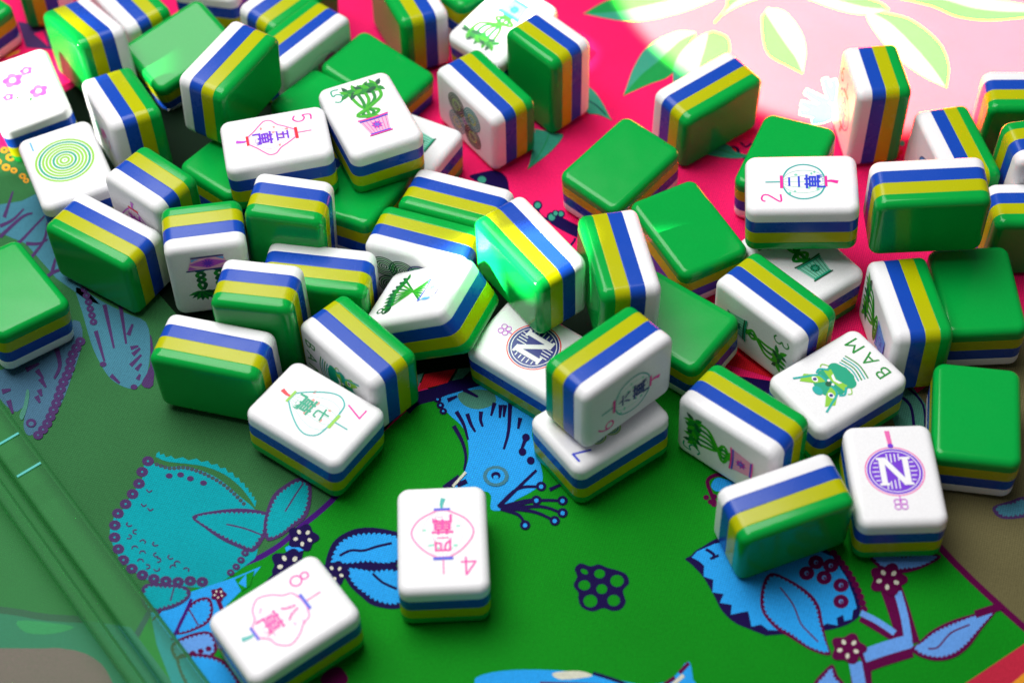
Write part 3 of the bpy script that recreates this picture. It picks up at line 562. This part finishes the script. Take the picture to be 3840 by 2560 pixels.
TILES = [
('T1', (-18.34, -71.70, 7.74), (0.01378, -0.01082, -0.00208, -0.99984), '+Z', 'crak4', 'white tile face up alone at bottom centre, magenta four on round pink lantern'),
('T2', (-55.08, -91.88, 8.48), (0.88863, 0.00067, -0.00062, -0.45862), '+Z', 'crak8', 'white tile face up at bottom left edge, pink eight on wavy gourd lantern'),
('T3', (-51.28, -33.67, 8.67), (0.46222, -0.03169, 0.01438, -0.88608), '+Z', 'crak7', 'white tile face up, magenta seven and green fan lantern with red tassel'),
('T4', (22.07, -37.71, 7.70), (0.47384, -0.02084, 0.00012, 0.88036), '+Z', 'dot7', 'white tile face up with blue seven, another tile standing on top of it'),
('T5', (23.86, -33.35, 26.92), (0.31623, 0.62913, -0.28913, 0.64854), '+X', 'crak6', 'tile standing on its long side on another tile, white face with pink six lantern'),
('T6', (5.73, -13.59, 7.43), (0.42949, 0.03034, 0.01444, -0.90245), '+Z', 'nblue', 'white tile face up with dark navy N medallion, half hidden under standing tiles'),
('T7', (5.47, 4.34, 26.86), (0.21601, -0.66798, -0.19893, -0.68379), '+X', None, 'tile standing upright over the navy N medallion, bright sun patch on its green back'),
('A1', (-174.42, 131.73, 8.70), (0.03334, -0.90520, -0.42368, 0.00022), '-Z', None, 'green backed tile face down, cut by the left edge at the top corner'),
('A2', (-150.94, 152.35, 11.10), (0.06598, -0.71552, -0.07170, -0.69177), '+X', None, 'tile cut by the top edge just right of the corner tile, green back facing left'),
('A3', (-128.68, 109.33, 14.85), (0.12465, -0.67232, -0.29335, -0.66812), '+X', None, 'sunlit tile standing behind the pink flower tile, glaring green back facing left'),
('A4', (-120.01, 131.25, 7.73), (0.66904, 0.23716, -0.66992, 0.21761), '+X', None, 'tile standing white side first against the sunlit green backed tile at upper left'),
('A5', (-101.20, 111.86, 8.26), (0.06852, -0.43365, -0.89118, -0.11419), '-Z', None, 'tile lying tilted face down, big plain green back, upper left behind striped standing tile'),
('A6', (-113.54, 77.30, 13.13), (0.68680, 0.10347, -0.68137, 0.23096), '+X', 'faint', 'standing tile with faint pink and mint face, right of the pink flower tile'),
('A7', (-79.75, 77.48, 27.99), (0.71522, -0.17309, -0.65294, -0.17937), '+X', None, 'standing tile with dark green back, striped edge rising behind the pink five lantern tile'),
('B1', (-67.95, 126.73, 10.00), (0.69863, -0.23559, -0.62002, -0.26832), '+X', None, 'standing striped tile cut by top edge, right of the overexposed white tile'),
('B2', (-62.66, 107.22, 11.03), (0.24159, 0.67045, -0.24234, 0.65833), '+X', 'faint', 'standing tile with pale face towards viewer, back to back with tile at top edge'),
('B3', (-39.58, 98.51, 5.36), (0.05544, -0.89870, -0.43411, 0.02854), '-Z', None, 'face down tile with green back, behind the potted plant tile numbered five'),
('B4', (-53.78, 82.18, 6.33), (0.01541, 0.90026, 0.43479, -0.01580), '-Z', None, 'face down green tile mostly hidden behind the pink five lantern tile and potted plant five'),
('B5', (-38.32, 57.87, 25.49), (0.97998, 0.01008, 0.00936, 0.19864), '+Z', 'bam5', 'white tile face up with green five and braided plant in a pink pot'),
('B6', (-64.18, 48.75, 25.40), (0.77362, -0.01590, -0.02306, -0.63303), '+Z', 'crak5', 'white tile face up with pink five, purple characters on a diamond lantern'),
('B7', (-30.29, 65.27, 7.90), (0.86144, -0.01866, 0.02784, 0.50675), '+Z', 'bamteal', 'white tile face up with a teal pot corner showing, right of the pink pot tile'),
('B8', (-5.65, 80.72, 11.41), (0.67339, 0.22476, -0.67289, 0.20799), '+X', 'dot5', 'standing tile whose white face shows a cluster of five ringed circles'),
('B9', (13.60, 92.58, 14.86), (0.29459, 0.29640, 0.63856, 0.64623), '+Y', None, 'tall tile standing on its short end, dark green back, white side against the pink cloth'),
('B10', (-29.50, 124.48, 11.17), (0.12818, -0.70119, -0.14412, -0.68639), '+X', None, 'standing tile at top edge with sunlit green back, left of face up aqua pot tile'),
('B11', (-13.92, 138.12, 8.84), (0.02025, 0.33380, -0.94179, 0.03465), '-Z', None, 'green backed tile at top centre, only its lower corner showing above aqua pot tile'),
('B12', (0.71, 112.08, 11.97), (0.36289, 0.00026, -0.08153, 0.92826), '+Z', 'bamaqua', 'white sunlit tile face up at top centre with leafy plant and aqua blue pot'),
('D1', (60.71, 77.62, 11.34), (0.63642, -0.30980, -0.61494, -0.34763), '+X', None, 'standing tile on pink cloth at the edge of the sunlit leaves, green back to viewer'),
('D2', (33.16, 51.38, 9.72), (0.00842, 0.38025, 0.92312, 0.05639), '-Z', None, 'face down green tile lying flat on pink cloth, centre right, below standing striped tile'),
('D3', (49.67, 24.76, 10.38), (0.03411, -0.97131, -0.23414, 0.02401), '-Z', None, 'face down green tile touching the corner of another, left of the round lantern two tile'),
('D4', (28.11, -1.56, 27.47), (0.05021, -0.71184, -0.06012, -0.69796), '+X', None, 'standing tile end on to viewer, yellow and blue stripes, glossy highlight on green edge'),
('D5', (43.39, -6.31, 8.72), (0.00867, -0.90857, -0.41452, -0.05093), '-Z', None, 'face down green tile in the middle, behind the standing pink six lantern tile'),
('D6', (70.34, -4.65, 11.90), (0.24285, 0.67507, 0.24721, -0.65130), '-X', 'bam3', 'standing tile with white face, green three and leafy stem pointing down right'),
('D7', (80.35, 15.01, 6.87), (0.95646, 0.00001, -0.00004, 0.29188), '+Z', 'bamteal', 'white tile face up under the round lantern tile, pale teal flowered pot at its end'),
('D8', (79.91, 23.94, 26.71), (0.74362, -0.04086, -0.02121, 0.66701), '+Z', 'crak2', 'white tile face up with pink two, blue characters on round teal lantern'),
('D9', (111.86, 16.98, 31.31), (0.49186, -0.47384, -0.48893, -0.54268), '+X', None, 'standing tile resting on a green back, wide dark green back facing viewer at right'),
('D10', (125.83, 0.36, 8.57), (0.01258, -0.99959, 0.01031, -0.02363), '-Z', None, 'face down olive green tile near right edge, under the wide standing tile'),
('D11', (105.39, -7.18, 11.68), (0.70179, -0.00053, -0.71055, 0.05102), '+X', 'bamblue', 'standing tile with plant and blue pot seen sideways on white face, right side'),
('D12', (84.04, -28.36, 8.56), (0.48612, -0.01600, -0.00837, 0.87371), '+Z', 'mask', 'white tile face up lettered BAM beside a green dragon mask'),
('D13', (57.83, -41.05, 11.52), (0.64016, 0.27048, -0.65502, 0.29663), '+X', 'bam5', 'standing tile with white face showing green five and plant in pink pot lying sideways'),
('D14', (93.34, -58.43, 9.19), (0.99960, -0.01180, -0.02226, -0.01300), '+Z', 'npurple', 'white tile face up with violet N medallion on a pink ribbon'),
('D15', (65.00, -66.23, 11.35), (0.57463, -0.38957, -0.57004, -0.43942), '+X', None, 'standing tile at lower right, white far side, green back facing viewer, beside violet N medallion'),
('D16', (117.46, -40.13, 8.51), (0.02138, 0.10155, 0.99450, 0.01434), '-Z', None, 'face down green tile at right edge, right of the violet N medallion'),
('D17', (109.04, 73.37, 15.06), (0.50945, 0.51922, -0.49026, -0.48013), '+Y', 'crak9', 'tall tile on short end at upper right, red writing on sunlit white face'),
('D18', (129.33, 50.77, 11.02), (0.70462, 0.05679, -0.70512, 0.05559), '+X', 'bird', 'standing tile with a small blue swirl on its white face, partly behind wide standing tile'),
('D19', (156.82, 71.09, 11.49), (0.48374, -0.49618, -0.47729, -0.54036), '+X', None, 'tile cut by right edge, topmost there, white rim and green back against sunlit cloth'),
('D20', (155.02, 43.25, 19.96), (0.45683, 0.53584, -0.48317, 0.52031), '+X', None, 'tile cut by right edge, green on top and white face towards viewer'),
('D21', (148.54, 25.70, 11.02), (0.49385, -0.50737, -0.49293, -0.50567), '+X', None, 'tile cut by right edge, standing behind the wide green backed tile, white rim up'),
('E1', (-146.00, 91.35, 8.88), (0.97828, 0.02054, -0.02682, 0.20450), '+Z', 'flower', 'white sunlit tile face up with pink blossoms at left edge'),
('E2', (-126.84, 54.73, 12.73), (0.97788, 0.01301, -0.00485, 0.20869), '+Z', 'dot1', 'white tile face up with one large green ringed circle'),
('E3', (-99.41, 39.24, 15.18), (0.25076, -0.22480, -0.67290, 0.65863), '-Y', 'crak1', 'tile standing on short end, white face with purple tassel, beside large ringed circle'),
('E4', (-112.55, 26.87, 11.60), (0.34839, -0.63110, -0.32872, -0.61014), '+X', None, 'standing tile on left with dark olive back, purple blue stripe, over printed wing'),
('E5', (-83.17, 20.23, 16.02), (0.03944, -0.07911, 0.73452, -0.67280), '-Y', 'braid', 'tile standing on short end, purple flowered pot with braided plants upside down'),
('E6', (-60.01, 26.50, 18.39), (0.03571, 0.08163, 0.69632, 0.71218), '+Y', None, 'standing tile with green back below the pink five lantern, white and blue rim on top'),
('E7', (-52.17, 10.68, 11.36), (0.46528, -0.53932, -0.44796, -0.54035), '+X', None, 'long standing tile, green back mostly hidden behind a shorter one, left of green eight plants'),
('E8', (-66.20, -2.15, 16.10), (0.05652, 0.06292, 0.69887, 0.71023), '+Y', None, 'standing tile with green back in front of long striped one, right of purple pot'),
('E9', (-40.41, -14.81, 11.64), (0.25394, 0.65268, 0.26366, -0.66333), '-X', 'mask', 'standing tile with green BAM lettering running down its white face'),
('E10', (-77.88, -15.79, 12.30), (0.43773, -0.56098, -0.42214, -0.56168), '+X', None, 'standing tile on olive cloth at lower left, wide green back, behind the green fan lantern'),
('E11', (-21.45, -0.66, 14.54), (0.80106, -0.25438, -0.14185, 0.52294), '+Z', 'bam8', 'tilted white tile with dark green eight and crossed bamboo stalks in blue pot'),
('E12', (-23.21, 20.84, 11.10), (0.57960, 0.40599, -0.58422, 0.39739), '+X', 'dot8', 'standing tile with dark green overlapping ringed circles, just behind the bamboo eight tile'),
('E13', (-14.08, 34.56, 11.56), (0.37573, -0.57930, -0.39804, -0.60399), '+X', None, 'standing tile with white rim, behind and parallel to the overlapping ringed circles tile'),
('E16', (-137.70, 10.84, 9.62), (0.01029, -0.94322, -0.32638, 0.06082), '-Z', None, 'face down green tile at left edge lying on the printed wing'),
('D22', (81.35, 52.43, 9.06), (0.03495, 0.22606, 0.97334, 0.01687), '-Z', None, 'face down green tile behind the round teal lantern two, on pink cloth'),
('C1', (-78.15, 61.08, 8.03), (0.00244, -0.33876, -0.94087, 0.00102), '-Z', None, 'shaded face down green tile wedged left of the pink five lantern tile'),
('E15', (-41.24, 44.71, 9.67), (0.04043, 0.96726, -0.24958, 0.02187), '-Z', None, 'dark face down green tile in the shade beneath the two fives'),
('B13', (-92.03, 145.94, 8.31), (0.99285, -0.01930, 0.00229, -0.11777), '+Z', None, 'overexposed white tile face up at the top edge, above the big plain green back'),
]
GROUP = 'mahjong tiles tumbled over the printed cloth'
UPOFF = {'X': W/2, 'Y': H/2, 'Z': D/2}
_face = {}
proto = None
for key, loc, quat, up, design, label in TILES:
    e = bpy.data.objects.new('mahjong_tile', None); COL.objects.link(e)
    e.empty_display_size = 0.005
    off = Vector((0, 0, 0)); ax = 'XYZ'.index(up[1]); off[ax] = (-1 if up[0] == '+' else 1) * UPOFF[up[1]] * 0.001
    q = Quaternion(quat); e.rotation_mode = 'QUATERNION'; e.rotation_quaternion = q
    e.location = Vector(loc)*0.001 + q @ off
    tag(e, label, 'mahjong tile', GROUP)
    if proto is None:
        proto = {}
        for nm, me in (('face_layer', ME_WHITE), ('blue_layer', ME_BLUE), ('yellow_layer', ME_YELLOW), ('green_back', ME_GREEN)):
            o = bpy.data.objects.new(nm, me); COL.objects.link(o); proto[nm] = o; o.parent = e; o.location = -off
        parts = proto
    else:
        parts = {}
        for nm, src in proto.items():
            o = src.copy(); COL.objects.link(o); o.parent = e; o.location = -off; parts[nm] = o
    if design:
        if design not in _face:
            _face[design] = face_with_print(design)
        parts['face_layer'].data = _face[design]
# ------------------------------------------------------------------ clear acrylic tile rack in the near left corner
m, nt, p = nodes('clear_green_acrylic')
nt.nodes.remove(p)
tr = nt.nodes.new('ShaderNodeBsdfTransparent'); tr.inputs['Color'].default_value = (0.80, 0.95, 0.82, 1)
gl = nt.nodes.new('ShaderNodeBsdfGlossy'); gl.inputs['Color'].default_value = (0.4, 0.75, 0.5, 1); gl.inputs['Roughness'].default_value = 0.3
lw = nt.nodes.new('ShaderNodeLayerWeight'); lw.inputs['Blend'].default_value = 0.12
mixs = nt.nodes.new('ShaderNodeMixShader'); nt.links.new(lw.outputs['Fresnel'], mixs.inputs[0]); nt.links.new(tr.outputs[0], mixs.inputs[1]); nt.links.new(gl.outputs[0], mixs.inputs[2])
df = nt.nodes.new('ShaderNodeBsdfDiffuse'); df.inputs['Color'].default_value = (0.12, 0.42, 0.17, 1)
mix2 = nt.nodes.new('ShaderNodeMixShader'); mix2.inputs[0].default_value = 0.13; nt.links.new(mixs.outputs[0], mix2.inputs[1]); nt.links.new(df.outputs[0], mix2.inputs[2])
nt.links.new(mix2.outputs[0], nt.nodes['Material Output'].inputs['Surface'])
ACRYL = m
rk = bpy.data.objects.new('tile_rack', None); COL.objects.link(rk)
a0, a1 = Vector((-0.1600, 0.0110, 0)), Vector((-0.0690, -0.1085, 0))
ux = (a1-a0).normalized(); un = Vector((0, 0, 1)).cross(ux)*-1      # un points away from the tiles
if un.x > 0: un = -un
rk.location = a0; rk.rotation_euler = (0, 0, math.atan2(ux.y, ux.x))
tag(rk, 'clear greenish acrylic tile rack lying blurred in the near left corner', 'tile rack')
L = (a1-a0).length*1.15
def rbox(name, x0, x1, y0, y1, z0, z1, mat, bev=0.0006):
    me = bpy.data.meshes.new(name); b = bmesh.new()
    bmesh.ops.create_cube(b, size=1)
    for v in b.verts: v.co = Vector((x0+(v.co.x+.5)*(x1-x0), y0+(v.co.y+.5)*(y1-y0), z0+(v.co.z+.5)*(z1-z0)))
    bmesh.ops.bevel(b, geom=list(b.edges), offset=bev, segments=3, affect='EDGES', profile=0.5)
    for f in b.faces: f.smooth = False
    b.to_mesh(me); b.free(); me.materials.append(mat)
    o = bpy.data.objects.new(name, me); COL.objects.link(o); o.parent = rk
    return o
rbox('front_rail', 0, L, -0.0085, 0, 0.0004, 0.0075, ACRYL)
rbox('base_plate', 0, L, -0.046, -0.0088, 0.0004, 0.0028, ACRYL)
rbox('tile_ledge', 0, L, -0.0150, -0.0118, 0.0030, 0.0105, ACRYL)
for k, xx in enumerate((0.052, 0.064)):
    rbox('seam_glint', xx, xx+0.0007, -0.0080, -0.0012, 0.0077, 0.0079, ink('aqua'), 0.00005)  # teal bars paint the bright reflection marks across the rack seam
